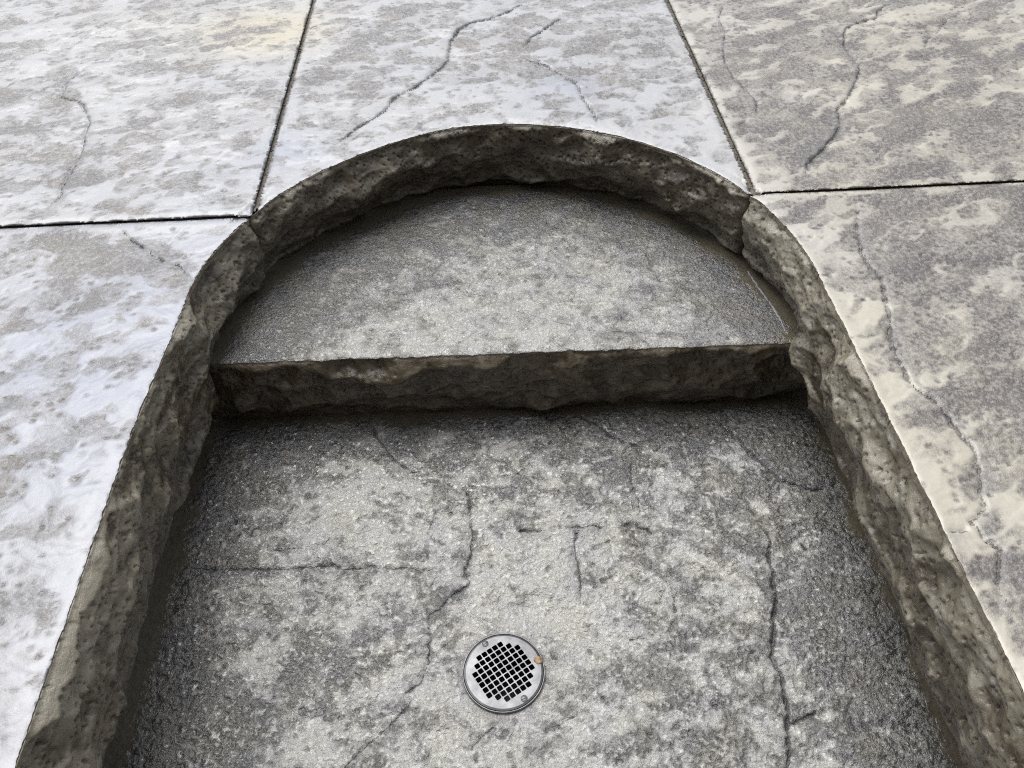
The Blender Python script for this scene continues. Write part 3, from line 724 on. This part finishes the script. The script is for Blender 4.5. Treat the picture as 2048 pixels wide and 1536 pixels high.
# ---------------------------------------------------------------- small shapes
def tube(name, pts, r, mat, parent=None, n=8, lump=0.0, seed=0):
    pts = [Vector(p) for p in pts]; rnd = random.Random(seed); co = []; F = []
    for k, p in enumerate(pts):
        tdir = (pts[min(k + 1, len(pts) - 1)] - pts[max(k - 1, 0)]).normalized()
        a = tdir.cross(Vector((0, 0, 1))).normalized(); b = a.cross(tdir)
        rr = r * (.35 if k in (0, len(pts) - 1) else 1) * (1 + lump * (rnd.random() * 2 - 1))
        for q in range(n): th = 6.28318 * q / n; co.append(p + (a * math.cos(th) + b * math.sin(th) * (.5 if lump else 1)) * rr)
    for k in range(len(pts) - 1):
        for q in range(n): F.append((k * n + q, k * n + (q + 1) % n, (k + 1) * n + (q + 1) % n, (k + 1) * n + q))
    return new_mesh(name, [tuple(c) for c in co], F, [mat], parent)
def resample(pts, m, jit, seed, z):
    rnd = random.Random(seed); out = []
    for (ax, ay), (bx, by) in zip(pts[:-1], pts[1:]):
        for k in range(m): t = k / m; out.append((ax + (bx - ax) * t + rnd.uniform(-jit, jit), ay + (by - ay) * t + rnd.uniform(-jit, jit), z + rnd.uniform(-.0006, .0006)))
    return out + [(*pts[-1], z)]
cp = resample([(.4575, 1.125), (.4600, 1.100), (.4665, 1.070), (.4745, 1.030), (.4800, .992), (.4795, .965)], 9, .0009, 4, Z_TREAD + .0004)
cp = [(a - so[0], b - so[1], c - so[2]) for a, b, c in cp]
tube('pale_seam', cp, .0017, M_CAULK, step, 8, .5, 3)
step.children[-1]['label'] = 'chalky pale blue seam where tread meets right wall'

# ---------------------------------------------------------------- floor drain
ZD = Z_FLOOR + .0012
drain = empty('floor_drain', (DC[0], DC[1], ZD)); tag(drain, 'round stainless steel floor drain with square holes set in basin floor', 'drain')
R1 = .0532; PITCH = .00852; ANG = math.radians(31.0); HH = .0036
rows = (5, 7, 9, 9, 9, 9, 9, 7, 5)
holes = []
for r, cnt in enumerate(rows):
    for c in range(cnt): holes.append(((c - (cnt - 1) / 2) * PITCH, (4 - r) * PITCH))
vs = []; es = []
N = 96
for k in range(N): a = 2 * math.pi * k / N; vs.append(Vector((R1 * math.cos(a), R1 * math.sin(a)))); es.append((k, (k + 1) % N))
for rr, m in ((.0508, 72), (.0470, 60)):
    for k in range(m): a = 2 * math.pi * k / m; vs.append(Vector((rr * math.cos(a), rr * math.sin(a))))
ca, sa = math.cos(ANG), math.sin(ANG); cc = HH * .72
for hx, hy in holes:
    b0 = len(vs)
    for ux, uy in ((-HH, -cc), (-cc, -HH), (cc, -HH), (HH, -cc), (HH, cc), (cc, HH), (-cc, HH), (-HH, cc)):
        qx, qy = hx + ux, hy + uy; vs.append(Vector((qx * ca - qy * sa, qx * sa + qy * ca)))
    es += [(b0 + k, b0 + (k + 1) % 8) for k in range(8)]
ov, oe, of, *_ = delaunay_2d_cdt(vs, es, [], 0, 1e-7)
def in_hole(p):
    qx = p.x * ca + p.y * sa; qy = -p.x * sa + p.y * ca
    return any(abs(qx - hx) < HH * .97 and abs(qy - hy) < HH * .97 for hx, hy in holes)
bm = bmesh.new(); bv = []
for p in ov:
    r = p.length; zz = .0012 * (1 - (r / R1) ** 2) - .0011 * max(0, (r - .0500) / .0032) ** 2 + .00012 * math.sin(p.x * 210 + 1) * math.cos(p.y * 170)
    bv.append(bm.verts.new((p.x, p.y, zz)))
for f in of:
    c = (ov[f[0]] + ov[f[1]] + ov[f[2]]) / 3
    if not in_hole(c): bm.faces.new([bv[k] for k in f])
for f in bm.faces:
    if f.normal.z < 0: f.normal_flip()
bmesh.ops.recalc_face_normals(bm, faces=bm.faces[:])
top = bm.faces[:]
ret = bmesh.ops.extrude_face_region(bm, geom=top)
for g in ret['geom']:
    if isinstance(g, bmesh.types.BMVert): g.co.z -= .0022
bmesh.ops.recalc_face_normals(bm, faces=bm.faces[:])
me = bpy.data.meshes.new('strainer_plate'); bm.to_mesh(me); bm.free(); me.materials.append(M_STEEL)
o = bpy.data.objects.new('strainer_plate', me); bpy.context.scene.collection.objects.link(o); o.parent = drain
def lathe(name, prof, n, mat, parent, loc=(0, 0, 0)):
    co = []; F = []
    for r, zz in prof:
        for k in range(n): a = 2 * math.pi * k / n; co.append((r * math.cos(a), r * math.sin(a), zz))
    for j in range(len(prof) - 1):
        for k in range(n): F.append((j * n + k, j * n + (k + 1) % n, (j + 1) * n + (k + 1) % n, (j + 1) * n + k))
    o = new_mesh(name, co, F, [mat], parent); o.location = loc; return o
lathe('outer_ring', [(.0540, -.012), (.0540, -.0016), (.0545, -.0010), (.0554, -.0011), (.0557, -.0018), (.0557, -.012)], 96, M_RING, drain)
lathe('drain_pipe', [(.0545, -.0035), (.0500, -.0060), (.0490, -.05), (.0480, -.12), (.0001, -.121)], 64, M_PIPE, drain)
def screw(x, y, rot):
    lathe('screw_recess', [(.0046, .0004), (.0046, .0010), (.0044, .0010), (.0043, .0004)], 28, M_RING, drain, (x, y, .0002))
    s = lathe('screw', [(.0042, -.001), (.0042, .0006), (.0037, .0011), (.0001, .0013)], 28, M_STEEL, drain, (x, y, -.0004))
    c, sn = math.cos(rot), math.sin(rot); a, b = .0036, .00048
    q = [(a * c - b * sn, a * sn + b * c), (-a * c - b * sn, -a * sn + b * c), (-a * c + b * sn, -a * sn - b * c), (a * c + b * sn, a * sn - b * c)]
    co = [(p[0], p[1], .00155) for p in q] + [(p[0], p[1], .0008) for p in q]
    new_mesh('slot', co, [(0, 1, 2, 3), (4, 7, 6, 5), (0, 4, 5, 1), (1, 5, 6, 2), (2, 6, 7, 3), (3, 7, 4, 0)], [M_PIPE], s, smooth=False)
screw(-.0235, .0406, .62); screw(.0253, -.0392, .42)

# dry leaf scrap lying on the drain
leaf_pts = [(-.0052, .0030), (-.0030, .0052), (-.0008, .0036), (.0018, .0050), (.0050, .0030), (.0056, -.0006), (.0040, -.0040), (.0008, -.0048), (-.0022, -.0036), (-.0040, -.0010)]
leaf_pts = [(a * 1.25, b * 1.1) for a, b in leaf_pts]
co = [(0, 0, .0022)]; F = []
for k, (a, b) in enumerate(leaf_pts): co.append((a * .5, b * .5, .0021 + .0003 * (k % 3))); co.append((a, b, .0006 + .0011 * ((k * 5) % 4) / 3))
n = len(leaf_pts)
co += [(c[0], c[1], c[2] - .0005) for c in co]
m = 1 + 2 * n
F4 = []
for k in range(n):
    k2 = (k + 1) % n; i0, i1, o0, o1 = 1 + 2 * k, 1 + 2 * k2, 2 + 2 * k, 2 + 2 * k2
    F4.append((i0, o0, o1, i1)); F4.append((i0 + m, i1 + m, o1 + m, o0 + m)); F4.append((o0, o0 + m, o1 + m, o1))
    F4.append((0, i0, i1, 0)); F4.append((m, i1 + m, i0 + m, m))
bm = bmesh.new(); bvv = [bm.verts.new(c) for c in co]
for f in F4:
    f = list(dict.fromkeys(f)); bm.faces.new([bvv[k] for k in f])
me = bpy.data.meshes.new('leaf_scrap'); bm.to_mesh(me); bm.free(); me.materials.append(M_LEAF)
for p in me.polygons: p.use_smooth = True
leaf = bpy.data.objects.new('leaf_scrap', me); leaf.location = (DC[0] + .0465, DC[1] + .0121, ZD - .0006); bpy.context.scene.collection.objects.link(leaf)
tag(leaf, 'curled brown and tan scrap of dry leaf on the drain rim', 'leaf')
# stray fibres
fz = Z_FLOOR + .0035
h = tube('fibre', resample([(.5484, .5411), (.5429, .5135), (.5421, .4952), (.5468, .4719)], 5, .0003, 8, fz), .00045, M_FIBRE, None, 6)
tag(h, 'thin pale fibre lying on basin floor along the right wall', 'fibre')

# loose grit in the joints and along the foot of the walls
rnd = random.Random(12); gc = []; gf = []
def grain(x, y, z, r):
    k = len(gc); base = [(1, 0, 0), (-1, 0, 0), (0, 1, 0), (0, -1, 0), (0, 0, .8), (0, 0, -.8)]; a = rnd.random() * 6.28; c, sn = math.cos(a), math.sin(a)
    for bx, by, bz in base:
        q = r * rnd.uniform(.6, 1.25); gc.append((x + (bx * c - by * sn) * q, y + (bx * sn + by * c) * q, z + bz * q + r * .4))
    for a_, b_, c_ in ((0, 2, 4), (2, 1, 4), (1, 3, 4), (3, 0, 4), (2, 0, 5), (1, 2, 5), (3, 1, 5), (0, 3, 5)): gf.append((k + a_, k + b_, k + c_))
for _ in range(420):
    t = rnd.random()
    if t < .3: x, y = XJL + rnd.uniform(-.006, .006), rnd.uniform(1.19, 2.1)
    elif t < .55: x, y = XJR + rnd.uniform(-.006, .006), rnd.uniform(1.17, 2.0)
    elif t < .8: x, y = rnd.uniform(-1.2, -.42), YJ + rnd.uniform(-.006, .006)
    else: x, y = rnd.uniform(.46, 1.3), YJ + rnd.uniform(-.006, .006)
    grain(x, y, -.006, rnd.uniform(.0008, .0026))
for _ in range(160):
    if rnd.random() < .5: x, y = rnd.uniform(-.48, .54), step_y(0) - abs(rnd.gauss(.02, .03)) - .005
    else: x, y = rnd.choice((-.485 + abs(rnd.gauss(0, .03)), .55 - abs(rnd.gauss(0, .03)))), rnd.uniform(.25, .93)
    grain(x, y, Z_FLOOR + .0015, rnd.uniform(.0005, .0014))
g = new_mesh('grit', gc, gf, [M_BED]); g['kind'] = 'stuff'; tag(g, 'loose brown sand grains in the slab joints and basin corners', 'grit')

# ---------------------------------------------------------------- unseen wall added behind the camera, blocks sky to darken the faces turned to it
M_BLOCKER = mat_plain('blocker_brown_paint', (.085, .062, .042), (.12, .09, .062), 40, .55, .3, .001)
M_BLOCKER_TRIM = mat_plain('blocker_dark_paint', (.05, .04, .03), (.08, .065, .05), 40, .5, .3, .001)
def box(name, x0, x1, y0, y1, z0, z1, mat, parent):
    co = [(x, y, z) for z in (z0, z1) for y in (y0, y1) for x in (x0, x1)]
    return new_mesh(name, co, [(0, 2, 3, 1), (4, 5, 7, 6), (0, 1, 5, 4), (1, 3, 7, 5), (3, 2, 6, 7), (2, 0, 4, 6)], [mat], parent, smooth=False)
sky_blocker = empty('sky_blocking_wall', (0, -1.75, 0)); tag(sky_blocker, 'unseen brown lap-sided wall added behind the viewer to block sky', 'wall')
box('blocker_base', -5, 5, -.25, -.03, -.03, .25, M_SIDE, sky_blocker)
for k in range(16):
    z0 = .25 + k * .17
    co = [(x, y, z) for x in (-5, 5) for y, z in ((-.2, z0), (0.0, z0), (-.014, z0 + .168), (-.2, z0 + .168))]
    new_mesh('blocker_board', co, [(0, 1, 2, 3), (4, 7, 6, 5), (0, 4, 5, 1), (1, 5, 6, 2), (2, 6, 7, 3), (3, 7, 4, 0)], [M_BLOCKER], sky_blocker, smooth=False)
box('blocker_eave', -5.2, 5.2, -.25, .55, 2.97, 3.12, M_BLOCKER_TRIM, sky_blocker)
